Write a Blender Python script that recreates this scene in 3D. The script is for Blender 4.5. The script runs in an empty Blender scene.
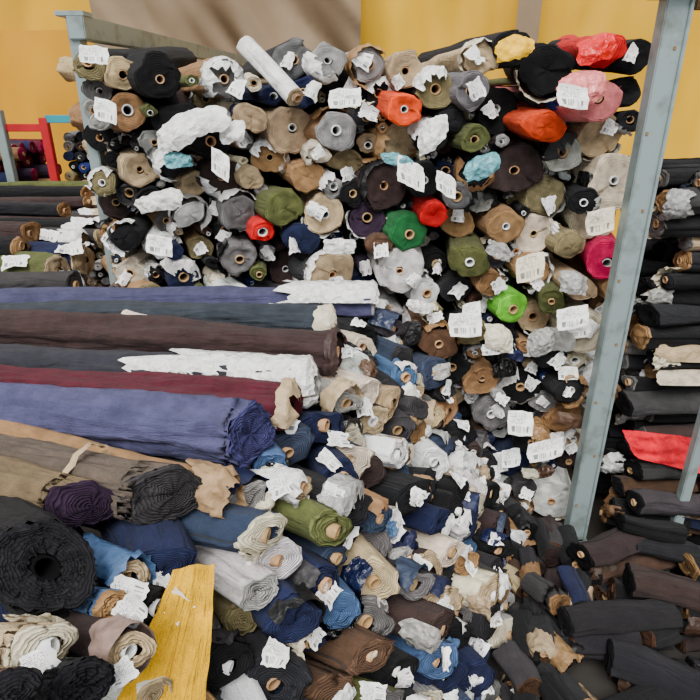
import bpy, math, random
import numpy as np
from mathutils import Vector, Matrix, noise
random.seed(11); np.random.seed(5)
R=random.random
def U(a,b): return a+(b-a)*random.random()

# ------------------------------------------------------------------ camera
H=2.15; P=math.radians(24); F=600.0
cd=bpy.data.cameras.new("camera"); cam=bpy.data.objects.new("camera",cd)
bpy.context.scene.collection.objects.link(cam)
cam.location=(0,0,H); cam.rotation_euler=(math.radians(90)-P,0,0)
cd.sensor_width=36; cd.lens=36*F/700; cd.clip_start=0.05; cd.clip_end=100
bpy.context.scene.camera=cam

def survey(u,v,Y):
    """world point on the vertical plane y=Y that was surveyed at photo pixel u,v ; also the distance scale"""
    a=(u-350)/F; b=(350-v)/F
    dy=math.cos(P)+b*math.sin(P); dz=-math.sin(P)+b*math.cos(P)
    t=Y/dy
    return Vector((a*t,Y,H+dz*t)), t/F

def lin(c):
    out=[]
    for x in c[:3]:
        x/=255.0
        out.append(x/12.92 if x<=0.04045 else ((x+0.055)/1.055)**2.4)
    return (out[0],out[1],out[2],1.0)

# ------------------------------------------------------------------ materials
def newmat(name):
    m=bpy.data.materials.new(name); m.use_nodes=True
    nt=m.node_tree; b=nt.nodes["Principled BSDF"]
    return m,nt,b
def N(nt,t,**k):
    n=nt.nodes.new(t)
    for a,v in k.items(): setattr(n,a,v)
    return n
def L(nt,a,b): nt.links.new(a,b)
def math_node(nt,op,a,b=None,c=None):
    n=N(nt,"ShaderNodeMath",operation=op)
    for i,x in enumerate((a,b,c)):
        if x is None: continue
        if isinstance(x,(int,float)): n.inputs[i].default_value=x
        else: L(nt,x,n.inputs[i])
    return n.outputs[0]
def mixc(nt,f,a,b,blend='MIX'):
    n=N(nt,"ShaderNodeMix",data_type='RGBA',blend_type=blend)
    for i,x in ((0,f),(6,a),(7,b)):
        if isinstance(x,(int,float)): n.inputs[i].default_value=x
        elif isinstance(x,tuple): n.inputs[i].default_value=x
        else: L(nt,x,n.inputs[i])
    return n.outputs[2]
def attr(nt):
    n=N(nt,"ShaderNodeAttribute",attribute_name="Col"); return n.outputs["Color"]
def uvnode(nt):
    return N(nt,"ShaderNodeUVMap",uv_map="UVMap").outputs[0]

def mat_fabric():
    m,nt,b=newmat("woven_fabric")
    uv=uvnode(nt)
    mp=N(nt,"ShaderNodeMapping"); mp.inputs["Scale"].default_value=(34,6,1); mp.inputs["Rotation"].default_value=(0,0,.25); L(nt,uv,mp.inputs[0])
    n1=N(nt,"ShaderNodeTexNoise"); n1.inputs["Scale"].default_value=1.0; n1.inputs["Detail"].default_value=6; n1.inputs["Distortion"].default_value=.8; L(nt,mp.outputs[0],n1.inputs["Vector"])
    tc=N(nt,"ShaderNodeTexCoord")
    n2=N(nt,"ShaderNodeTexNoise"); n2.inputs["Scale"].default_value=16; n2.inputs["Detail"].default_value=9; n2.inputs["Roughness"].default_value=.65; L(nt,tc.outputs["Object"],n2.inputs["Vector"])
    n3=N(nt,"ShaderNodeTexNoise"); n3.inputs["Scale"].default_value=420; n3.inputs["Detail"].default_value=2; L(nt,tc.outputs["Object"],n3.inputs["Vector"])
    s=math_node(nt,'ADD',math_node(nt,'MULTIPLY',n2.outputs[0],.7),math_node(nt,'MULTIPLY',n3.outputs[0],.3))
    mr=N(nt,"ShaderNodeMapRange"); mr.inputs[1].default_value=.33; mr.inputs[2].default_value=.67; mr.inputs[3].default_value=.6; mr.inputs[4].default_value=1.4
    L(nt,s,mr.inputs[0])
    c=mixc(nt,1.0,attr(nt),mr.outputs[0],'MULTIPLY')
    L(nt,c,b.inputs["Base Color"])
    b.inputs["Roughness"].default_value=.85; b.inputs["Specular IOR Level"].default_value=.2
    b.inputs["Sheen Weight"].default_value=.05
    bp=N(nt,"ShaderNodeBump"); bp.inputs["Strength"].default_value=1.0; bp.inputs["Distance"].default_value=.022
    h=math_node(nt,'ADD',n1.outputs[0],math_node(nt,'MULTIPLY',s,.7))
    L(nt,h,bp.inputs["Height"]); L(nt,bp.outputs[0],b.inputs["Normal"])
    return m
def mat_end():
    m,nt,b=newmat("rolled_fabric_edge")
    uv=uvnode(nt); sp=N(nt,"ShaderNodeSeparateXYZ"); L(nt,uv,sp.inputs[0])
    tc=N(nt,"ShaderNodeTexCoord")
    n2=N(nt,"ShaderNodeTexNoise"); n2.inputs["Scale"].default_value=26; n2.inputs["Detail"].default_value=5; L(nt,tc.outputs["Object"],n2.inputs["Vector"])
    r=math_node(nt,'ADD',sp.outputs[0],math_node(nt,'MULTIPLY',n2.outputs[0],.014))
    s=math_node(nt,'SINE',math_node(nt,'MULTIPLY',r,2*math.pi/0.0055))
    s01=math_node(nt,'MULTIPLY_ADD',s,.5,.5)
    mr=N(nt,"ShaderNodeMapRange"); mr.inputs[3].default_value=.66; mr.inputs[4].default_value=1.08; L(nt,s01,mr.inputs[0])
    mr2=N(nt,"ShaderNodeMapRange"); mr2.inputs[1].default_value=.3; mr2.inputs[2].default_value=.7; mr2.inputs[3].default_value=.6; mr2.inputs[4].default_value=1.22; L(nt,n2.outputs[0],mr2.inputs[0])
    c=mixc(nt,1.0,attr(nt),math_node(nt,'MULTIPLY',mr.outputs[0],mr2.outputs[0]),'MULTIPLY')
    L(nt,c,b.inputs["Base Color"]); b.inputs["Roughness"].default_value=.95; b.inputs["Specular IOR Level"].default_value=.15
    bp=N(nt,"ShaderNodeBump"); bp.inputs["Strength"].default_value=.8; bp.inputs["Distance"].default_value=.004
    L(nt,s01,bp.inputs["Height"]); L(nt,bp.outputs[0],b.inputs["Normal"])
    return m
def mat_attr(name,rough,spec=.3,bump=.4,scale=40):
    m,nt,b=newmat(name)
    tc=N(nt,"ShaderNodeTexCoord")
    n2=N(nt,"ShaderNodeTexNoise"); n2.inputs["Scale"].default_value=scale; n2.inputs["Detail"].default_value=6; n2.inputs["Distortion"].default_value=.6; L(nt,tc.outputs["Object"],n2.inputs["Vector"])
    vo=N(nt,"ShaderNodeTexVoronoi"); vo.feature='F1'; vo.inputs["Scale"].default_value=scale*.9; L(nt,tc.outputs["Object"],vo.inputs["Vector"])
    mr=N(nt,"ShaderNodeMapRange"); mr.inputs[1].default_value=.3; mr.inputs[2].default_value=.7; mr.inputs[3].default_value=.74; mr.inputs[4].default_value=1.08
    L(nt,n2.outputs[0],mr.inputs[0])
    L(nt,mixc(nt,1.0,attr(nt),mr.outputs[0],'MULTIPLY'),b.inputs["Base Color"])
    b.inputs["Roughness"].default_value=rough; b.inputs["Specular IOR Level"].default_value=spec
    bp=N(nt,"ShaderNodeBump"); bp.inputs["Strength"].default_value=bump; bp.inputs["Distance"].default_value=.012
    L(nt,math_node(nt,'ADD',n2.outputs[0],vo.outputs["Distance"]),bp.inputs["Height"]); L(nt,bp.outputs[0],b.inputs["Normal"])
    return m
def mat_label():
    m,nt,b=newmat("printed_label")
    uv=uvnode(nt); sp=N(nt,"ShaderNodeSeparateXYZ"); L(nt,uv,sp.inputs[0])
    x,y=sp.outputs[0],sp.outputs[1]
    wn=N(nt,"ShaderNodeTexWhiteNoise",noise_dimensions='1D'); L(nt,math_node(nt,'FLOOR',math_node(nt,'MULTIPLY',x,40)),wn.inputs["W"])
    bar=math_node(nt,'GREATER_THAN',wn.outputs[0],.5)
    def band(v,a,c): return math_node(nt,'MULTIPLY',math_node(nt,'GREATER_THAN',v,a),math_node(nt,'LESS_THAN',v,c))
    bar=math_node(nt,'MULTIPLY',math_node(nt,'MULTIPLY',bar,band(y,.12,.38)),band(x,.14,.86))
    row=math_node(nt,'FLOOR',math_node(nt,'MULTIPLY',y,18)); fr=math_node(nt,'FRACT',math_node(nt,'MULTIPLY',y,18))
    cb=N(nt,"ShaderNodeCombineXYZ"); L(nt,math_node(nt,'FLOOR',math_node(nt,'MULTIPLY',x,30)),cb.inputs[0]); L(nt,row,cb.inputs[1])
    w2=N(nt,"ShaderNodeTexWhiteNoise",noise_dimensions='2D'); L(nt,cb.outputs[0],w2.inputs["Vector"])
    txt=math_node(nt,'MULTIPLY',math_node(nt,'GREATER_THAN',w2.outputs[0],.45),math_node(nt,'GREATER_THAN',fr,.55))
    txt=math_node(nt,'MULTIPLY',math_node(nt,'MULTIPLY',txt,band(y,.48,.9)),band(x,.08,.8))
    ink=math_node(nt,'MULTIPLY',math_node(nt,'MAXIMUM',bar,txt),.8)
    L(nt,mixc(nt,ink,attr(nt),(.04,.04,.05,1)),b.inputs["Base Color"])
    b.inputs["Roughness"].default_value=.5
    return m
def mat_flat(name,col,rough=.6,metal=0,col2=None,scale=6,bump=.1,thr=(.45,.65)):
    m,nt,b=newmat(name)
    tc=N(nt,"ShaderNodeTexCoord")
    n2=N(nt,"ShaderNodeTexNoise"); n2.inputs["Scale"].default_value=scale; n2.inputs["Detail"].default_value=8; L(nt,tc.outputs["Object"],n2.inputs["Vector"])
    mr=N(nt,"ShaderNodeMapRange"); mr.inputs[1].default_value=thr[0]; mr.inputs[2].default_value=thr[1]; L(nt,n2.outputs[0],mr.inputs[0])
    c1=lin(col); c2=lin(col2) if col2 else tuple(x*.8 for x in c1[:3])+(1,)
    L(nt,mixc(nt,mr.outputs[0],c1,c2),b.inputs["Base Color"])
    b.inputs["Roughness"].default_value=rough; b.inputs["Metallic"].default_value=metal
    bp=N(nt,"ShaderNodeBump"); bp.inputs["Strength"].default_value=bump; bp.inputs["Distance"].default_value=.01
    L(nt,n2.outputs[0],bp.inputs["Height"]); L(nt,bp.outputs[0],b.inputs["Normal"])
    return m
FAB=mat_fabric(); END=mat_end()
PAPER=mat_attr("wrapping_paper",.55,.4,.6,32)
PLAST=mat_attr("plastic_wrap",.2,.6,.9,42)
CARD=mat_attr("cardboard_core",.9,.1,.2,60)
LABEL=mat_label()
MATS=[FAB,END,PAPER,PLAST,CARD,LABEL]
F_,E_,PA,PL,CA,LA=range(6)

# ------------------------------------------------------------------ mesh builder
class MB:
    def __init__(s): s.v=[];s.f=[];s.m=[];s.c=[];s.uv=[];s.flat=[]
    def add(s,verts,faces,mat,col,uvs=None,flat=False):
        b=len(s.v); s.v.extend(verts)
        s.f.extend([tuple(i+b for i in f) for f in faces]); s.m.extend([mat]*len(faces)); s.flat.extend([flat]*len(faces))
        if isinstance(col,list): s.c.extend(col)
        else: s.c.extend([col]*len(verts))
        s.uv.extend(uvs if uvs else [(0,0)]*len(verts))
    def build(s,name,mats=None,parent=None):
        me=bpy.data.meshes.new(name); me.from_pydata([tuple(v) for v in s.v],[],s.f)
        for m in (mats or MATS): me.materials.append(m)
        me.polygons.foreach_set("material_index",s.m)
        me.polygons.foreach_set("use_smooth",[not x for x in s.flat])
        ca=me.color_attributes.new("Col",'FLOAT_COLOR','POINT')
        ca.data.foreach_set("color",np.array(s.c,dtype=np.float32).ravel())
        ul=me.uv_layers.new(name="UVMap")
        li=np.empty(len(me.loops),dtype=np.int32); me.loops.foreach_get("vertex_index",li)
        ul.data.foreach_set("uv",np.array(s.uv,dtype=np.float32)[li].ravel())
        me.update()
        o=bpy.data.objects.new(name,me); bpy.context.scene.collection.objects.link(o)
        if parent: o.parent=parent
        return o

def frame(d):
    t=Vector(d).normalized(); a=Vector((0,0,1)).cross(t)
    if a.length<1e-4: a=Vector((1,0,0))
    a.normalize(); return t,a,t.cross(a)
def var(c,k=.12):
    s=1+U(-k,k); return tuple(min(1,max(0,x*s*(1+U(-k,k)*.3))) for x in c[:3])+(1.0,)
def dim(c,k): return tuple(x*k for x in c[:3])+(1.0,)
CARDC=lin((190,152,110)); WHITE=lin((246,245,243))

def roll(mb,p0,d,length,r,col,endcol=None,core='card',rc=None,nr=4,n=22,sq=None,sag=0,fur=0,cone=None,step=.06,cut=0,wr=.09,cutdir=None,ripple=0):
    """fabric roll: p0 = visible end centre, d = direction from visible end along the roll; cut = obliqueness of the end"""
    p0=Vector(p0); t,a,b=frame(d)
    rc=rc or min(r*.42,U(.015,.024)); th0=U(0,2*math.pi)
    sq=sq or U(.86,1.0); seed=Vector((U(0,99),U(0,99),U(0,99)))
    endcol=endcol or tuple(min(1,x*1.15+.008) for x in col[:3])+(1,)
    uo=(U(0,50),U(0,50))
    sway=Vector((U(-1,1),U(-1,1)))*.010
    roll_=U(-.5,.5) if sq<.85 else 0
    cd_=Vector(cutdir or (U(-.3,.3),-.85,.45))
    def centre(s):
        k=s/max(length,.01)
        return p0+t*s+a*(sway[0]*math.sin(k*5))+b*(sway[1]*math.sin(k*4+1))-Vector((0,0,1))*sag*k*k
    def pt(s,i,fr,ax=0,near=False):
        th=th0+2*math.pi*i/n
        rr=r*fr*(1-step/2+step*i/n)
        rr*=1+wr*(noise.noise(seed+Vector((math.cos(th)*1.3,math.sin(th)*1.3,s*2.2))))*fr
        if fr>.9:
            rr*=1+wr*.35*noise.noise(seed+Vector((math.cos(th)*4,math.sin(th)*4,s*9)))
            if ripple: rr*=1+ripple*(1-2.2*abs(noise.noise(seed+Vector((math.cos(th+s*1.5)*2.6,math.sin(th+s*1.5)*2.6,s*3.5)))))
        if fur and fr>.9: rr*=1+fur*U(-.06,.06)
        x=math.cos(th)*rr; y=math.sin(th)*rr*sq
        if roll_: x,y=x*math.cos(roll_)-y*math.sin(roll_),x*math.sin(roll_)+y*math.cos(roll_)
        o=a*x+b*y
        p=centre(s)+o-t*ax
        if near and cut: p+=t*(o.dot(cd_)*cut)
        return p
    m=n+1
    ss=[0.004]+[max(length*((k+1)/nr)**1.1,(r*cut*1.1+.01) if k==0 else 0) for k in range(nr)]
    V=[];UV=[]
    for q,s in enumerate(ss):
        for i in range(m):
            V.append(pt(s,i,1,0,q==0)); UV.append((uo[0]+i/n*2*math.pi*r,uo[1]+s))
    Fc=[];
    for k in range(len(ss)-1):
        for i in range(m):
            j=(i+1)%m; Fc.append((k*m+i,k*m+j,(k+1)*m+j,(k+1)*m+i))
    mb.add(V,Fc,F_,col,UV)
    c=centre(length); mb.add([pt(length,i,1) for i in range(m)]+[c],[(i,(i+1)%m,m) for i in range(m)],E_,col,[(0,0)]*(m+1))
    cone=U(-.02,.025) if cone is None else cone
    frs=[1.0,.955,.88,.78,.66,.5,max(rc/r,.12)]
    frs=[f for f in frs if f>rc/r+.06 or f==1.0]+[rc/r if core!='none' else .08]
    V=[];UV=[]
    for q,fr in enumerate(frs):
        jit=U(-.004,.004)
        for i in range(m):
            ax=(.002 if q else -.004)+cone*(1-fr)+ (jit if q else 0)
            if q: ax+=.007*noise.noise(seed+Vector((fr*9,i*.5,7)))
            if fur: ax+=fur*U(-.006,.008)
            V.append(pt(0,i,fr,ax,True)); UV.append((fr*r+ i/n*.0055,i/n))
    Fc=[]
    for k in range(len(frs)-1):
        for i in range(m):
            j=(i+1)%m; Fc.append((k*m+j,k*m+i,(k+1)*m+i,(k+1)*m+j))
    if core=='none':
        V.append(pt(0,0,0,cone-.012)); UV.append((0,0))
        k=(len(frs)-1)*m
        for i in range(m): Fc.append((k+(i+1)%m,k+i,len(V)-1))
    mb.add(V,Fc,E_,var(endcol,.05),UV)
    if fur:
        V=[];Fc=[]
        for q in range(int(200*fur*fur*(4 if r>.07 and fur>.9 else 1))+20):
            i=random.randrange(m); fr=U(.35,1.0); p=pt(0,i,fr,cone*(1-fr),True)
            o=(p-p0); dirv=(o.normalized()*U(.2,1)-t*U(.3,1.2)+Vector((U(-.6,.6),U(-.6,.6),U(-.7,.3)))).normalized()*r*U(.08,.18)
            side=dirv.cross(Vector((U(-1,1),U(-1,1),U(-1,1)))).normalized()*r*.018
            k=len(V); V+= [p-side,p+side,p+dirv*.6+side*.7,p+dirv]; Fc.append((k,k+1,k+2,k+3))
        mb.add(V,Fc,F_,var(endcol,.1),[(U(0,3),U(0,3)) for _ in V])
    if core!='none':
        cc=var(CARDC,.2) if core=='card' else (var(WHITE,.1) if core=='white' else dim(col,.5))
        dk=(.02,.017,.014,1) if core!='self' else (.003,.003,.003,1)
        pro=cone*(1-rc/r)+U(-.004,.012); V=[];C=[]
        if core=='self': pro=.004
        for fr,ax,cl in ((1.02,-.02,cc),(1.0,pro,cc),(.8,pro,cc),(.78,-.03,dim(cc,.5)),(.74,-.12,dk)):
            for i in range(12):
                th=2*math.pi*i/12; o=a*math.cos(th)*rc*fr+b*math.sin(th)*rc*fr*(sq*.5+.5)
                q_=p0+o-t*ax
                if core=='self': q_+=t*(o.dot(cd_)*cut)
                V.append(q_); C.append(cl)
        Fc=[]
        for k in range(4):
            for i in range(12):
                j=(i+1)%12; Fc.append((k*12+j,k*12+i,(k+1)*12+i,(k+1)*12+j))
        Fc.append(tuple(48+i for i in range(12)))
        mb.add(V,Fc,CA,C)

def wrap(mb,p0,d,r,on,over,col,mat=PA,span=None,th=None,flare=None,nu=24,nv=10):
    """torn paper / plastic sheath around the end of a roll"""
    t,a,b=frame(d); p0=Vector(p0)
    span=span or U(2.0,6.0); th=U(0,6.28) if th is None else th
    flare=U(-1.1,.1) if flare is None else flare
    seed=Vector((U(0,99),U(0,99),U(0,99))); V=[];UV=[]
    for i in range(nu+1):
        A=th+span*i/nu
        cA=Vector((math.cos(A),math.sin(A),0))
        e_on=on*(.8+.5*noise.noise(seed+cA*1.2)+.22*noise.noise(seed+cA*5)); e_ov=over*(.7+.6*noise.noise(seed+cA*1.5+Vector((0,0,5)))+.3*noise.noise(seed+cA*6))
        for j in range(nv+1):
            k=j/nv; s=e_on-(e_on+e_ov)*k
            w=1-2*abs(noise.noise(seed+Vector((math.cos(A)*2.2,math.sin(A)*2.2,s*14))))
            w2=1-2*abs(noise.noise(seed+Vector((math.cos(A)*5,math.sin(A)*5,s*34))))
            rr=r*1.03+.004+.006*w+.005*w2
            if s<0: rr+= r*flare*(-s/max(over,.01))*.9 + .010*w
            rr=max(rr,.003)
            p=p0+t*s+a*math.cos(A)*rr+b*math.sin(A)*rr*.95
            if s<0: p+=Vector((0,0,s*.5))
            V.append(p); UV.append((i/nu,k))
    Fc=[(i*(nv+1)+j,(i+1)*(nv+1)+j,(i+1)*(nv+1)+j+1,i*(nv+1)+j+1) for i in range(nu) for j in range(nv)]
    mb.add(V,Fc,mat,col,UV)

def sheet(mb,corners,mat,col,nu=14,nv=14,amp=.02,freq=9,rnd=.6,bow=0,flat=False,tang=.25,fold=0):
    """crumpled sheet spanning four corners; rnd rounds the outline irregularly; bow drapes it over what is beneath"""
    c=[Vector(x) for x in corners]; seed=Vector((U(0,99),U(0,99),U(0,99)))
    nrm=(c[1]-c[0]).cross(c[3]-c[0]).normalized(); V=[];UV=[]
    ex=(c[1]-c[0]).normalized(); ey=(c[3]-c[0]).normalized()
    for i in range(nu+1):
        for j in range(nv+1):
            x0=2*i/nu-1;y0=2*j/nv-1
            m=max(abs(x0),abs(y0)); 
            if m>1e-6 and rnd:
                l=math.hypot(x0,y0); k=(m/l)*rnd+(1-rnd)
                an=Vector((x0/l,y0/l,0)); k*=1+.28*rnd*noise.noise(seed+an*1.6)+.14*rnd*noise.noise(seed+an*5)
                x1=x0*k;y1=y0*k
            else: x1,y1=x0,y0
            x=.5+.5*x1;y=.5+.5*y1
            p=(c[0]*(1-x)+c[1]*x)*(1-y)+(c[3]*(1-x)+c[2]*x)*y
            q=p*freq+seed
            w=(1-abs(noise.noise(q))*2)+.6*(1-abs(noise.noise(q*2.1))*2)+.2*noise.noise(q*5)
            p=p+nrm*(amp*w*.7-bow*(x1*x1+y1*y1))
            if fold: p+=nrm*fold*math.sin(x1*5+3*noise.noise(seed+Vector((y1*1.5,0,0)))+y1*1.8)*(.5+.5*y)
            if mat in(PA,PL): p+=(ex*noise.noise(q*1.7+Vector((9,0,0)))+ey*noise.noise(q*1.7+Vector((0,9,0))))*amp*tang
            V.append(p); UV.append((i/nu*.3,j/nv*.3) if mat==F_ else (i/nu,j/nv))
    Fc=[]
    for i in range(nu):
        for j in range(nv):
            a_,b_,c_,d_=i*(nv+1)+j,(i+1)*(nv+1)+j,(i+1)*(nv+1)+j+1,i*(nv+1)+j+1
            if flat:
                if R()<.5: Fc+=[(a_,b_,c_),(a_,c_,d_)]
                else: Fc+=[(a_,b_,d_),(b_,c_,d_)]
            else: Fc.append((a_,b_,c_,d_))
    mb.add(V,Fc,mat,col,UV,flat)

def label(mb,p,nrm,w=.05,h=.07,rot=None,bend=None,col=None):
    n=Vector(nrm).normalized(); t,a,b=frame(n); rot=U(-1.2,1.2) if rot is None else rot
    x=a*math.cos(rot)+b*math.sin(rot); y=-a*math.sin(rot)+b*math.cos(rot)
    bend=U(-.025,.018) if bend is None else bend; V=[];UV=[]; p=Vector(p)
    tw=U(-.018,.018); sd=Vector((U(0,99),U(0,99),0))
    for i in range(8):
        for j in range(7):
            fx=i/7-.5; fy=j/6-.5
            V.append(p+x*fx*w*(1+.3*noise.noise(sd+Vector((0,fy*5,0))))+y*fy*h*(1+.3*noise.noise(sd+Vector((fx*5,7,0))))+n*(bend*(4*fx*fx)+tw*fx*fy*4+.012*noise.noise(sd+Vector((fx*4,fy*4,3))))); UV.append((i/7,j/6))
    Fc=[(i*7+j,(i+1)*7+j,(i+1)*7+j+1,i*7+j+1) for i in range(7) for j in range(6)]
    mb.add(V,Fc,LA,col or var(WHITE,.05),UV)

K=dict(black=(14,14,17),dark=(34,33,37),char=(56,54,56),navy=(24,32,66),beige=(192,168,132),tan=(160,122,82),brown=(86,60,44),
 dbrown=(56,42,40),white=(242,241,238),gray=(112,110,109),lgray=(168,166,163),olive=(88,92,50),teal=(100,165,175),red=(210,14,20),
 orange=(236,74,24),pink=(235,130,130),mag=(235,4,95),green=(34,115,60),lime=(110,205,50),yellow=(245,190,8),purple=(52,36,56),
 cream=(218,206,180),slate=(50,60,82),denim=(78,108,150),burg=(84,16,34),violet=(66,66,112),blue=(36,54,125),khaki=(138,126,90))
K={k:lin(v) for k,v in K.items()}
PAL=['black']*11+['dark']*5+['char']*4+['navy']*6+['beige']*5+['tan']*3+['brown']*4+['dbrown']*4+['white']*3+['gray']*4+['lgray']*3+['olive']*2+['khaki']*3+['cream']*4+['slate']*3+['purple']*2+['blue']
PALB=['black']*4+['dark']*3+['dbrown','navy','brown']

# ------------------------------------------------------------------ back stack (roll ends facing the aisle)
HERO=[(95,60,15,'black'),(126,76,17,'beige'),(100,90,14,'black'),(130,107,18,'tan'),(165,78,22,'black'),(108,118,13,'lgray'),(225,78,19,'tan'),
(295,62,20,'dark'),(331,68,18,'brown'),(370,68,17,'lgray'),(405,70,18,'beige'),(436,88,19,'black'),(480,66,18,'beige'),(515,52,18,'black'),
(540,68,26,'black'),(588,98,25,'pink'),(597,55,18,'red'),(632,62,19,'black'),(628,92,18,'dark'),(300,98,15,'navy'),(345,97,20,'black'),
(403,112,17,'orange'),(378,88,14,'black'),(430,132,17,'black'),(405,147,22,'beige'),(466,90,17,'gray'),(500,108,23,'black'),(537,128,22,'orange'),
(568,150,19,'lgray'),(607,138,23,'beige'),(604,172,27,'cream'),(185,125,20,'black'),(212,145,20,'black'),(255,115,18,'navy'),(290,130,26,'beige'),
(338,130,20,'tan'),(138,166,18,'beige'),(178,163,14,'black'),(222,170,21,'dbrown'),(272,152,18,'navy'),(310,172,17,'tan'),(347,155,17,'khaki'),
(385,182,24,'dbrown'),(420,175,18,'black'),(447,120,16,'dark'),(480,170,18,'black'),(517,170,29,'dbrown'),(550,198,21,'khaki'),(592,222,22,'cream'),
(150,200,14,'black'),(190,210,16,'white'),(240,205,19,'gray'),(283,200,20,'olive'),(325,210,20,'beige'),(372,212,17,'purple'),
(432,214,15,'red'),(456,224,18,'tan'),(484,205,16,'lgray'),(408,228,18,'green'),(500,226,19,'tan'),(535,231,20,'cream'),(595,250,20,'mag'),
(566,240,15,'khaki'),(160,246,14,'white'),(240,250,18,'gray'),(284,272,18,'dbrown'),(335,265,24,'char'),(398,259,24,'white'),(380,238,13,'brown'),
(440,262,16,'black'),(464,252,19,'olive'),(495,250,16,'dark'),(530,268,20,'tan'),(575,278,18,'beige'),(265,226,12,'red'),(302,236,18,'navy'),
(507,300,15,'lime'),(488,277,14,'tan'),(535,318,17,'beige'),(572,322,23,'cream'),(425,288,15,'white'),(455,290,17,'dark'),(466,326,18,'black'),
(545,345,17,'dark'),(500,348,18,'black'),(436,330,18,'brown'),(478,368,17,'tan'),(520,382,19,'black'),(560,375,16,'dark'),(563,415,18,'tan'),
(525,430,18,'black'),(488,405,17,'gray'),(545,447,15,'navy'),(545,488,24,'white'),(508,455,18,'navy'),(452,362,17,'black'),(225,235,13,'dark'),
(620,120,12,'dark'),(470,135,15,'olive'),(360,110,12,'dark'),(315,148,12,'cream'),(575,200,14,'black'),(115,160,12,'black'),(195,180,14,'beige')]
YF=2.7
cir=[]
for (u,v,rp,c) in HERO:
    p,k=survey(u,v,YF-.05); cir.append([p.x,p.z,rp*k*.96,c,1])
def ok(x,z,r):
    for c in cir:
        if (c[0]-x)**2+(c[1]-z)**2<((c[2]+r)*.9)**2: return False
    return True
r=.068
while r>.017:
    for _ in range(900):
        x=U(-1.10,1.18); z=U(.03,2.19)
        if x<-.1 and z<.85: continue
        if ok(x,z,r): cir.append([x,z,r,random.choice(PAL),0])
    r*=.86
A=np.array([[c[0],c[1]] for c in cir]); RR=np.array([c[2] for c in cir]); W=np.array([.2 if c[4] else 1. for c in cir])
for it in range(60):
    D=A[:,None,:]-A[None,:,:]; dist=np.sqrt((D**2).sum(2))+1e-6; np.fill_diagonal(dist,9)
    ov=(RR[:,None]+RR[None,:])*.95-dist; ov[ov<0]=0
    A+= (D/dist[:,:,None]*ov[:,:,None]*.5).sum(1)*W[:,None]*.6
    A[:,1]-=.0004*W
    A[:,0]=np.clip(A[:,0],-1.14,1.21); A[:,1]=np.maximum(A[:,1],RR)
BRIGHT={'red','orange','pink','mag','green','lime','olive'}
mb=MB()
for i,c in enumerate(cir):
    x,z=A[i]; rr=c[2]; hero=c[4]
    small=rr<.032
    y=YF-.05+ (U(-.10,.06) if hero else (U(-.12,.14) if not small else U(.0,.14)))
    if c[3] in BRIGHT: y=YF-.14
    if z<1.1: y-=.05
    left=max(0,min(1,(.9-x)/1.6))
    dx=-.45*left+U(-.2,.2)
    if x<-.95: dx=U(-.12,.05)
    d=Vector((dx,1,U(-.08,.08)))
    col=var(K[c[3]],.15)
    light=sum(col[:3])>.9
    core='card' if R()<.5 else ('none' if R()<.5 else 'white')
    if rr<.03: core='none' if R()<.4 else 'white'
    if not light and not c[3] in BRIGHT and R()<.22: ec=var(K[random.choice(['lgray','beige','gray','tan','khaki'])],.1)
    else: ec=None
    roll(mb,(x,y,z),d,U(.7,.95) if z<2.0 else U(1.1,1.5),rr*U(1.0,1.06),col,ec,core=core,nr=5,n=26,sq=U(.62,.92) if core=='none' else U(.8,1),wr=.26,cut=U(0,.3),fur=.15 if R()<.2 else 0,step=U(.04,.16),ripple=.06)
    q=R(); t=d.normalized()
    if c[3] in BRIGHT: continue
    if q<.42: wrap(mb,(x,y,z),d,rr,U(.05,.2),U(.0,.035),var(K[random.choice(['white','white','white','lgray','cream','tan','black'])],.08),PL if R()<.5 else PA,span=U(1.5,4.5))
    if R()<.38 and rr>.033:
        off=Vector((U(-.6,.6)*rr,0,U(-.7,.5)*rr))
        label(mb,Vector((x,y,z))+off-t*.03,(U(-.4,.4),-1,U(-.1,.8)),U(.04,.065),U(.05,.08))
for a_ in range(17):
    for b_ in range(15):
        x=-1.03+a_*.133+U(-.02,.02); z=.08+b_*.14+U(-.02,.02)
        roll(mb,(x,U(3.0,3.1),z),(U(-.03,.03),1,0),.7,.085,var(K[random.choice(PALB)]),nr=2,n=12,core='none',sq=1)
def crumple(mb,u,v,Y,w,h,col,mat=PL,amp=.02,tilt=None,rnd=.6,fl=None):
    p,k=survey(u,v,Y); w*=k;h*=k; tilt=.25*h if tilt is None else tilt
    sk=U(-.3,.3)*h
    if mat==LA: rnd=0.25; amp=.016; w*=.92
    sheet(mb,[p+Vector((-w/2,-tilt,-h/2-sk)),p+Vector((w/2,-tilt,-h/2+sk)),p+Vector((w/2,tilt,h/2+sk)),p+Vector((-w/2,tilt,h/2-sk))],mat,col,14,14,amp,15,rnd,bow=.0 if mat==LA else .28*min(w,h),flat=(R()<.5 if fl is None else fl) and mat in(PL,PA))
crumple(mb,178,128,2.46,50,32,K['white'],PA); crumple(mb,205,118,2.48,46,26,K['white'],PA); crumple(mb,232,130,2.52,26,20,K['white'],PA)
crumple(mb,597,46,2.48,40,26,lin((235,10,18)),PL,.015,fl=False)
crumple(mb,584,84,2.44,50,30,var(K['pink']),PL,.015,fl=False)
crumple(mb,515,46,2.5,38,22,K['yellow'],PA)
crumple(mb,158,200,2.48,48,18,K['white'],PL)
crumple(mb,482,166,2.46,34,22,K['teal'],PL); crumple(mb,398,160,2.46,34,12,K['teal'],PL); crumple(mb,178,160,2.46,30,14,K['teal'],PL)
crumple(mb,432,132,2.44,30,30,K['white'],PL)
crumple(mb,345,99,2.44,36,18,K['white'],LA); crumple(mb,572,98,2.38,34,22,K['white'],LA)
crumple(mb,95,56,2.46,32,16,K['white'],LA); crumple(mb,106,112,2.46,24,20,K['white'],LA)
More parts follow.
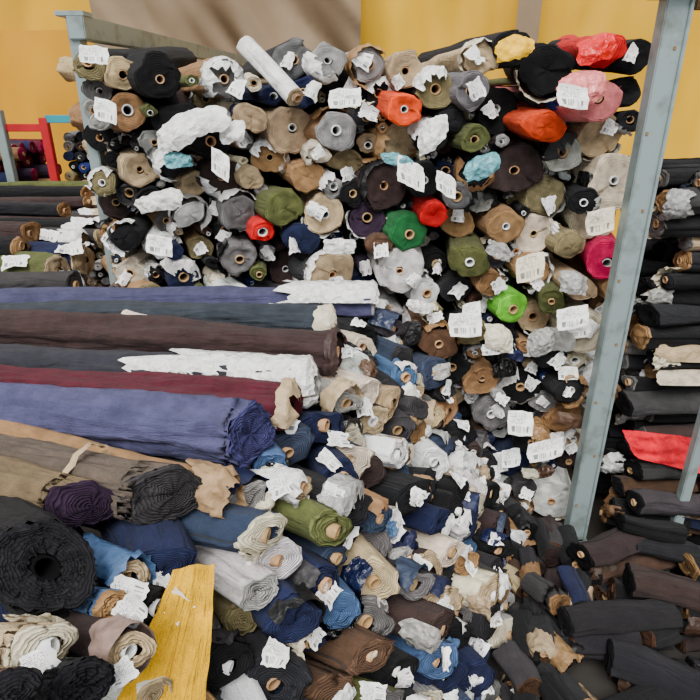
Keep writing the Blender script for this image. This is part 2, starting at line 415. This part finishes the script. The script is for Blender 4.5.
crumple(mb,530,268,2.44,30,24,K['cream'],LA); crumple(mb,600,222,2.42,30,22,K['cream'],LA)
crumple(mb,572,318,2.42,34,20,K['white'],LA); crumple(mb,465,325,2.42,36,22,K['white'],LA)
crumple(mb,575,282,2.42,30,22,K['lgray'],PL); crumple(mb,410,175,2.44,30,24,K['white'],LA); crumple(mb,545,450,2.40,38,18,K['white'],LA)
crumple(mb,160,246,2.46,28,18,K['white'],LA); crumple(mb,340,246,2.46,34,14,K['white'],PL)
crumple(mb,220,165,2.46,18,24,K['white'],LA); crumple(mb,500,250,2.46,26,16,K['lgray'],PL); crumple(mb,445,185,2.44,22,20,K['white'],LA)
for _ in range(28):
    u=U(395,588);v=U(300,530)
    kk=random.choice(['white','cream','lgray','black','tan','navy','black','beige','brown','white'])
    m_=random.choice([PL,PA,LA,PA]); w_=U(16,30)
    crumple(mb,u,v,U(2.42,2.56),w_,w_*U(.4,.9),var(K['white' if m_==LA else kk]),m_)
mb.build("fabric_roll_stack")

mb=MB(); p,k=survey(296,97,2.40); roll(mb,p,(-.20,.22,.17),.36,.037,K['white'],K['beige'],core='card',n=20,wr=.2)
mb.build("wrapped_fabric_roll")

# ------------------------------------------------------------------ left pile : long rolls lying across
ZT=1.30
EX=[(.3,-.72),(.6,-.66),(.89,-.53),(1.12,-.34),(1.36,-.20),(1.6,-.13),(1.89,-.05),(2.46,.108),(2.7,.15)]
def edge(y): return float(np.interp(y,[e[0] for e in EX],[e[1] for e in EX]))
LONG=[(372,300,.070,'violet','lgray',.0,dict()),
(330,324,.066,'slate','tan',.07,dict()),
(334,352,.076,'purple','dbrown',.19,dict(cut=.2)),
(308,382,.068,'slate','cream',.13,dict()),
(292,408,.074,'burg','burg',.13,dict(cut=.2)),
(254,434,.078,'violet','violet',.19,dict(fur=.6,core='none',cut=.5)),
(166,492,.066,'dbrown','char',.28,dict(fur=.5,core='none',cut=.95)),
(82,503,.055,'brown','purple',.36,dict(core='none',cut=.9)),
(46,568,.078,'black','dark',.85,dict(fur=1.0,cut=1.0,rc=.022,core='self',cutdir=(.1,-.62,.78)))]
BODY={0:lin((70,70,100)),2:lin((60,43,42)),6:lin((94,82,72)),7:lin((116,98,72)),1:lin((50,56,64)),3:lin((48,48,56)),4:lin((82,24,38)),5:lin((78,78,114))}
for i,(u,v,rr,c,e,dy,o) in enumerate(LONG):
    zt=ZT+[0,0,0,0,0,.015,0,.02,0.03][i]
    b=(350-v)/F; ratio=-(-math.sin(P)+b*math.cos(P))/(math.cos(P)+b*math.sin(P)); Y=(H-zt)/ratio
    p,k=survey(u,v,Y); mb=MB(); d=Vector((-1,dy,0))
    oo=dict(o); core=oo.pop('core','card')
    if i==8:
        roll(mb,p,(-1,dy,-.28),.6,rr,K[c],K[e],core=core,nr=8,n=48,sq=.97,step=.08,wr=.12,cone=.0,**oo)
    else:
        roll(mb,p,d,1.9,rr,BODY.get(i,K[c]),K[e],core=core,nr=60,n=52,sq=.9,step=.10,wr=.28,sag=.03,ripple=.08,**oo)
    if i==0: wrap(mb,p,d,rr*1.06,.48,.03,K['white'],PL,span=4.6,th=.2,flare=-.3,nu=30,nv=24)
    if i==1: wrap(mb,p,d,rr,.06,.04,K['cream'],PA,span=5); 
    if i==3: wrap(mb,p,d,rr*1.05,.52,.04,K['white'],PL,span=6.1,th=0,flare=-.8,nu=40,nv=44)
    if i==4: wrap(mb,p,d,rr*1.02,.05,.03,K['beige'],PA,span=3)
    if i==2: wrap(mb,p,d,rr,.02,.03,var(BODY.get(i,K[c])),PA,span=4)
    if i==6:
        wrap(mb,p+Vector((-.2,.05,0)),d,rr*1.05,.010,.010,K['beige'],PA,span=6.2,flare=0)
    mb.build("fabric_roll")
mb=MB()
Y=2.66; far=['char','olive','navy','dark','black','char','black','slate','dbrown','char','brown','black','navy','dbrown','char','black']
i=0
while Y<5.1:
    rr=U(.056,.08); X=-1.24-(Y-2.66)*.24+U(-.14,.05)
    col=var(K[far[i%16]],.15); zz=ZT+U(-.01,.04)+(.02 if i>2 else 0)
    roll(mb,(X,Y,zz),(-1,U(-.06,.10),0),2.6,rr,col,K['beige'] if i%3 else None,core='card',nr=30,n=30,sq=.88,step=.1,wr=.24,cut=.3,ripple=.07)
    if R()<.6: label(mb,(X-U(.02,.2),Y-.06,zz+.07),(0,-.6,.8),.12,.07,rot=U(-.2,.2))
    if R()<.5: wrap(mb,(X,Y,zz),(-1,0,0),rr,U(.05,.2),.03,K[random.choice(['white','beige','lgray'])],PA,span=4)
    if i in(1,2,3,6,9,11): roll(mb,(X-U(.05,.5),Y+.07,zz+.11),(-1,U(-.08,.12),U(-.02,.02)),2.3,U(.045,.065),var(K[random.choice(['dark','navy','black','dbrown','slate','black'])]),K['tan'],nr=20,n=26,sq=.85,wr=.2,cut=.3,ripple=.05)
    Y+=rr*2; i+=1
mb.build("long_fabric_roll_row")

# ------------------------------------------------------------------ sloping heap of ends below the long rolls
mb=MB()
PAL2=['black']*8+['dark']*4+['navy']*9+['char']*3+['beige']*3+['tan']*2+['white']*3+['cream']*2+['slate']*5+['brown']*2+['dbrown']*2+['lgray']*2+['denim']*2+['olive','khaki']
layer=.118
for k in range(1,12):
    z=ZT-layer*k
    if z<.05: break
    y=.28+U(0,.06)
    while y<2.62:
        rr=U(.040,.072) if y<1.3 else U(.048,.078)
        X=edge(y)+.60*(ZT-z)+U(-.09,.07)
        zz=z+U(-.015,.015)
        if zz<rr: zz=rr
        dyv=U(.15,.8) if R()<.6 else U(.8,1.6)
        d=Vector((-1,dyv,U(-.12,.16)))
        col=var(K[random.choice(PAL2)],.2)
        ec=var(K[random.choice(['beige','lgray','gray','tan','cream','char'])],.1) if R()<.3 else None
        p=Vector((X,y,zz))
        roll(mb,p,d,U(.6,.8) if k>1 else 1.0,rr,col,ec,core=random.choice(['card','card','none','white']),nr=12,n=26,sq=U(.6,1),fur=U(.1,.5) if R()<.35 else 0,wr=.34,cut=U(.3,1.0),step=U(.05,.18),ripple=.10)
        t=d.normalized()
        wc=random.choice(['white','white','white','white','lgray','cream','beige','tan','black','navy','navy','char','slate'])
        if R()<.5: wrap(mb,p,d,rr*1.05,U(.03,.12),U(.005,.03),var(K[wc],.1),PL if R()<.45 else PA,span=U(2,5))
        if R()<.42:
            if R()<.6: label(mb,p+t*.03+Vector((U(-.05,.03),U(-.06,0),rr+.014)),(U(0,.6),-U(.2,.8),1),U(.04,.06),U(.05,.08))
            else: label(mb,p-t*.02+Vector((0,0,U(-.03,.03))),(1,-U(.5,1.2),U(.2,1)),U(.04,.06),U(.05,.08))
        if R()<.2:
            w=U(.05,.11);h=U(.03,.08)
            q0=p+Vector((U(-.04,.03),-U(0,.05),U(0,.05)))
            ax=Vector((.6,.8,U(-.3,.3)))*w; ay=Vector((.5,-.4,-.8))*h
            sheet(mb,[q0,q0+ax,q0+ax+ay,q0+ay],PA if R()<.5 else PL,var(K[random.choice(['white','white','cream','beige','lgray','navy','black','tan','brown','denim'])]),12,12,.015,18,.7,bow=-.25*min(w,h),flat=R()<.4)
        y+=rr*2*.94
mb.build("fabric_roll_heap")

mb=MB()
c=[survey(172,566,.96)[0],survey(215,558,.98)[0],survey(206,705,.80)[0],survey(112,705,.73)[0]]
sheet(mb,c,F_,lin((246,186,0)),44,60,.022,6,.12,fold=.006)
mb.build("yellow_fabric")
def near(u,v,Y,rr,c,e,d,ln=.7,**kw):
    mb=MB(); p,k=survey(u,v,Y); roll(mb,p,d,ln,rr,K[c],K[e],nr=24,n=40,wr=.22,ripple=.08,**kw); return mb,p
mb,p=near(128,578,.93,.036,'denim','beige',(-1,.6,-.12),core='card',cut=.6); wrap(mb,p,(-1,.6,-.12),.038,.2,.015,K['denim'],PA,span=5,nv=20); mb.build("fabric_roll")
mb,p=near(112,606,.84,.03,'denim','tan',(-1,.45,-.3),ln=.4,core='none',cut=.6); label(mb,p+Vector((.05,-.03,.02)),(.5,-.8,.8),.045,.055,rot=.5); mb.build("fabric_roll")
mb,p=near(44,648,.70,.040,'beige','cream',(-1,.25,-.3),ln=.4,cut=.9,core='white'); label(mb,p+Vector((.02,-.05,.02)),(.3,-.8,.8),.055,.05,rot=.2); wrap(mb,p,(-1,.25,-.3),.040,.1,.02,K['cream'],PL,span=4); mb.build("fabric_roll")
mb,p=near(84,688,.64,.038,'black','dark',(-1,.3,-.4),ln=.35,fur=1.0,cut=.9,core='none'); mb.build("fabric_roll")
mb,p=near(8,690,.56,.034,'brown','dark',(-1,.2,-.4),ln=.3,cut=.9,core='none',fur=.4); mb.build("fabric_roll")
mb,p=near(132,652,.74,.034,'dbrown','beige',(-1,.6,-.3),ln=.4,cut=.7,core='white'); wrap(mb,p,(-1,.6,-.3),.038,.1,.0,lin((150,125,115)),PA,span=6); label(mb,p+Vector((.0,-.05,.01)),(.3,-.8,.7),.035,.045); mb.build("fabric_roll")
mb,p=near(222,492,1.18,.045,'tan','beige',(-1,.3,.05)); wrap(mb,p,(-1,.3,.05),.05,.1,.05,lin((166,134,98)),PA,span=5.5,flare=-.6,nu=36,nv=18); mb.build("fabric_roll")
mb,p=near(232,576,1.12,.04,'beige','cream',(-.6,1,.0),cut=.4,core='none'); mb.build("fabric_roll")
mb,p=near(242,618,1.08,.045,'khaki','khaki',(-.6,1,.0),cut=.4,core='none'); mb.build("fabric_roll")
mb,p=near(178,598,.96,.034,'white','cream',(-.9,1,.0),cut=.5,core='white'); wrap(mb,p,(-.9,1,0),.034,.08,.02,K['white'],PL,span=5); label(mb,p+Vector((.01,-.04,.02)),(.3,-.8,.8),.05,.055,rot=.6); mb.build("fabric_roll")
mb,p=near(300,487,1.30,.036,'cream','beige',(-1,.5,.0),cut=.5,core='card'); label(mb,p+Vector((-.04,-.04,.035)),(.2,-.7,.8),.07,.05,rot=.2); wrap(mb,p,(-1,.5,0),.036,.12,.02,K['white'],PL,span=4); mb.build("fabric_roll")
mb,p=near(318,518,1.30,.034,'tan','tan',(-1,.35,.0),cut=.4,core='card'); mb.build("fabric_roll")

# ------------------------------------------------------------------ stack behind right post
mb=MB()
z=.06
rowc=['black','dark','brown','black','black','dbrown','black','char','black','burg','black','black','dark','black','black','dark','beige','black','char','black','dark','char','dark','lgray','black','black']
PALR=['black']*9+['dark']*5+['char']*3+['dbrown']*2+['brown','beige','navy','gray']
i=0
while z<1.74:
    rr=U(.036,.06)
    for q in range(4):
        yy=2.62+q*.13+U(-.08,.03); cc=rowc[i%len(rowc)] if q==0 else random.choice(PALR)
        X=1.34+U(-.03,.16)
        d=(1,U(-.10,.22),U(-.03,.03))
        roll(mb,(X,yy,z+rr),d,1.7,rr*1.15,var(K[cc],.15),K[random.choice(['dark','gray','black','black','tan'])],nr=20,n=22,sq=.75,step=.14,core=random.choice(['card','none']),wr=.35,cut=.2,ripple=.12)
        if R()<.3: wrap(mb,(X,yy,z+rr),d,rr*1.15,.10,.04,var(K[random.choice(['lgray','black','white','cream'])]),PL,span=3)
        if R()<.15: label(mb,(X+U(.05,.5),yy-rr*1.2,z+rr),(0,-1,.3),.05,.035)
    z+=rr*2*.93; i+=1
PAL3=['black']*10+['dark']*6+['brown']*1+['dbrown']*4+['char']*4+['navy']*1
for (y0,zt,x0) in ((2.36,.42,1.30),(2.2,.36,1.28),(2.05,.24,1.02),(1.9,.26,1.05),(1.75,.16,.9),(1.6,.14,.95),(1.45,.08,.85),(1.3,.07,.85)):
    z=0
    while z<zt:
        rr=U(.035,.055); x=x0+U(-.06,.1)
        for seg in range(2):
            ln=U(.25,.5); cc=dim(var(K[random.choice(PAL3)],.25),.8)
            d=(1,U(-.45,.45),U(-.03,.03))
            roll(mb,(x,y0+U(-.05,.05),z+rr),d,ln,rr*1.15,cc,dim(K[random.choice(['brown','dark','tan','black'])],.6),nr=12,n=20,sq=.72,wr=.4,ripple=.16,cut=.2,core=random.choice(['card','none','none']),step=.14)
            if R()<.3: wrap(mb,(x,y0,z+rr),d,rr*1.15,U(.04,.15),.03,dim(var(K[random.choice(['tan','gray','brown','brown'])],.2),.45),PA,span=4)
            x+=ln+U(0,.05)
        z+=rr*1.8
p,k=survey(692,352,2.5); sheet(mb,[p+Vector((-.16,0,-.05)),p+Vector((.3,0,-.05)),p+Vector((.3,.03,.06)),p+Vector((-.16,.03,.05))],F_,K['beige'],18,10,.02,7,.3)
p,k=survey(690,378,2.5); sheet(mb,[p+Vector((-.16,0,-.04)),p+Vector((.3,0,-.04)),p+Vector((.3,.03,.03)),p+Vector((-.16,.03,.03))],F_,K['cream'],18,10,.02,7,.3)
p,k=survey(650,497,2.42); sheet(mb,[p+Vector((-.18,-.04,-.04)),p+Vector((.3,-.04,-.05)),p+Vector((.3,.05,.03)),p+Vector((-.2,.05,.03))],PA,lin((120,88,60)),18,10,.02,7,.3)
mb.build("dark_fabric_roll_stack")
mb=MB()
p,k=survey(658,447,2.38)
sheet(mb,[p+Vector((-.20,.0,.10)),p+Vector((.3,.0,.03)),p+Vector((.3,-.05,-.14)),p+Vector((-.10,-.05,-.04))],F_,lin((235,10,44)),40,26,.03,6,.2,fold=.012)
mb.build("red_fabric")

# ------------------------------------------------------------------ steel rack
STEEL=mat_flat("painted_blue_grey_steel",(140,156,156),.45,.2,(108,116,110),14,.08,(.5,.75))
RUST=mat_flat("rusty_steel",(120,92,60),.8,.2,(160,130,90),20,.3)
TEAL=mat_flat("teal_painted_steel",(30,150,165),.5,.1); REDM=mat_flat("red_painted_steel",(190,20,34),.5,.1)
def box(name,c,s,mat,parent=None,bev=.004,rot=None):
    import bmesh
    bm=bmesh.new(); bmesh.ops.create_cube(bm,size=1)
    for v in bm.verts: v.co=Vector((v.co.x*s[0],v.co.y*s[1],v.co.z*s[2]))
    if bev: bmesh.ops.bevel(bm,geom=list(bm.edges),offset=bev,segments=2,affect='EDGES')
    me=bpy.data.meshes.new(name); bm.to_mesh(me); bm.free(); me.materials.append(mat)
    o=bpy.data.objects.new(name,me); bpy.context.scene.collection.objects.link(o); o.location=c
    if rot: o.rotation_euler=rot
    if parent: o.parent=parent
    return o
rack=bpy.data.objects.new("steel_storage_rack",None); bpy.context.scene.collection.objects.link(rack)
box("post_right",(1.115,2.36,1.21),(.088,.070,2.42),STEEL,rack)
box("post_right_rib",(1.153,2.320,1.21),(.012,.012,2.40),STEEL,rack,.002)
box("foot_right",(1.115,2.36,.008),(.18,.16,.016),STEEL,rack,.003)
box("gusset_right",(1.115,2.36,.05),(.12,.09,.08),STEEL,rack,.01)
box("cap_right",(1.12,2.36,2.425),(.16,.14,.02),RUST,rack,.003)
box("top_beam_right",(1.85,2.36,2.41),(1.36,.06,.06),RUST,rack)
box("post_far_right",(1.50,2.2,.6),(.045,.045,1.2),STEEL,rack)
box("post_left",(-1.15,2.85,1.2),(.05,.07,2.4),STEEL,rack)
box("cap_left",(-1.15,2.85,2.41),(.12,.1,.02),STEEL,rack,.003)
box("top_beam_left",(-1.13,5.1,2.36),(.07,4.6,.09),STEEL,rack)
box("post_left_rear",(-1.13,7.3,1.2),(.06,.07,2.4),STEEL,rack)
for q in range(8): box("bolt_%d"%q,(1.105+(.02 if q%2 else -.02),2.324,.3+q*.28),(.012,.006,.012),RUST,rack,.002)

rk=bpy.data.objects.new("red_storage_rack",None); bpy.context.scene.collection.objects.link(rk)
box("post_a",(-2.60,5.45,.95),(.07,.06,1.86),REDM,rk); box("post_b",(-3.6,5.45,.95),(.07,.07,1.86),REDM,rk)
box("beam_a",(-3.1,5.45,1.80),(.94,.05,.06),REDM,rk); box("beam_b",(-2.18,5.45,1.87),(.80,.05,.06),TEAL,rk)
box("post_c",(-2.96,5.42,.97),(.07,.07,1.94),STEEL,rk)
mb=MB()
for a_ in range(9):
    for b_ in range(21):
        roll(mb,(-2.50+a_*.105+U(-.02,.02),5.6+U(-.05,.05),.05+b_*.083),(0.02,1,0),.8,.048,var(K[random.choice(PAL+['mag','red','blue','olive'])]),nr=2,n=12,core=random.choice(['card','white','none']))
for a_ in range(6):
    for b_ in range(14):
        roll(mb,(-3.0+U(-.2,.1),5.65+a_*.13,.065+b_*.115+U(0,.02)),(-1,0,0),2.0,.065,var(K[random.choice(['purple','dbrown','navy','burg','tan'])]),lin((150,20,70)),nr=5,n=14)
mb.build("distant_fabric_roll_stack")

# ------------------------------------------------------------------ short roll ends between heap and post
mb=MB()
def rowstack(x0,x1,y,ztop,rmin=.032,rmax=.055):
    zlev=0
    while zlev<ztop:
        x=x0+U(0,.04); rm=0
        while x<x1:
            rr=U(rmin,rmax); x+=rr
            cc=dim(var(K[random.choice(PAL3+['tan','beige'])],.2),.85)
            yy=y+U(-.10,.08); dd=(U(-.8,.6),1,U(-.02,.10))
            roll(mb,(x,yy,zlev+rr),dd,U(.14,.22),rr,cc,dim(var(K[random.choice(['brown','tan','dark','dbrown','black'])],.15),.7),nr=6,n=20,core=random.choice(['card','card','none']),wr=.35,sq=U(.7,1),cut=U(.1,.7),ripple=.12)
            if R()<.4: wrap(mb,(x,yy,zlev+rr),dd,rr,U(.05,.15),.02,dim(var(K[random.choice(['tan','beige','black','brown'])]),.7),PA,span=4)
            if R()<.10: label(mb,(x,yy-.03,zlev+rr),(0,-1,.6),.045,.06)
            x+=rr*1.0; rm=max(rm,rr)
        zlev+=rm*1.6
rowstack(.62,1.0,2.28,.10); rowstack(.70,1.02,2.1,.12); rowstack(.70,.98,1.9,.16); rowstack(.62,.88,1.72,.14); rowstack(.58,.84,1.55,.10); rowstack(.55,.8,1.38,.08)
mb.build("low_fabric_roll_stack")

# ------------------------------------------------------------------ shell
YEL=mat_flat("yellow_tarpaulin",(222,172,4),.7,0,(208,156,4),.8,.05,(.3,.7))
YEL2=mat_flat("ochre_tarpaulin",(214,154,0),.7,0,(200,140,2),.8,.05,(.3,.7))
TAUPE=mat_flat("taupe_tarpaulin",(146,124,98),.7,0,(122,102,78),1.5,.05,(.3,.7))
CONC=mat_flat("dusty_concrete",(44,40,36),.9,0,(30,27,24),5,.2)
def curtain(name,x0,x1,z0,z1,y,mat,amp=.05,wl=.55,nx=200,nz=40,slant=0,parent=None):
    V=[];Fc=[]
    for i in range(nx+1):
        for j in range(nz+1):
            x=x0+(x1-x0)*i/nx; z=z0+(z1-z0)*j/nz
            q=1-2*abs(noise.noise(Vector((x/wl+slant*z,z*.25,y))))
            q2=noise.noise(Vector((x*4+z*3*slant,z*1.2,3)))
            V.append((x,y+amp*q+amp*.35*q2,z))
    Fc=[(i*(nz+1)+j,(i+1)*(nz+1)+j,(i+1)*(nz+1)+j+1,i*(nz+1)+j+1) for i in range(nx) for j in range(nz)]
    me=bpy.data.meshes.new(name); me.from_pydata(V,[],Fc); me.materials.append(mat)
    me.polygons.foreach_set("use_smooth",[True]*len(Fc))
    o=bpy.data.objects.new(name,me); bpy.context.scene.collection.objects.link(o)
    if parent: o.parent=parent
    return o
curtain("wall_back",-7.9,7.9,0,5,8.25,YEL,.16,.9)
curtain("taupe_curtain",-2.95,.12,1.6,4.6,7.65,TAUPE,.24,.6,slant=.9)
curtain("ochre_curtain",-7.9,-2.2,0,2.72,8.0,YEL2,.10,.9)
curtain("narrow_taupe_curtain",1.95,2.22,1.5,4.6,7.95,TAUPE,.03,.5,20)
box("wall_left",(-8,4,2.5),(.1,9,5),YEL,None,0); box("wall_right",(8,4,2.5),(.1,9,5),YEL,None,0)
box("floor",(0,3.5,-.05),(16.2,10,.1),CONC,None,0)

# ------------------------------------------------------------------ light
w=bpy.data.worlds.new("world"); bpy.context.scene.world=w; w.use_nodes=True
bg=w.node_tree.nodes["Background"]; bg.inputs[0].default_value=(.95,.98,1,1); bg.inputs[1].default_value=1.0
sd=bpy.data.lights.new("roof_daylight",'SUN'); sd.energy=5.4; sd.angle=math.radians(36); sd.color=(1,.985,.95)
so=bpy.data.objects.new("roof_daylight",sd); bpy.context.scene.collection.objects.link(so)
so.rotation_euler=(math.radians(36),math.radians(-10),0); so.location=(0,0,6)
print("circles",len(cir))
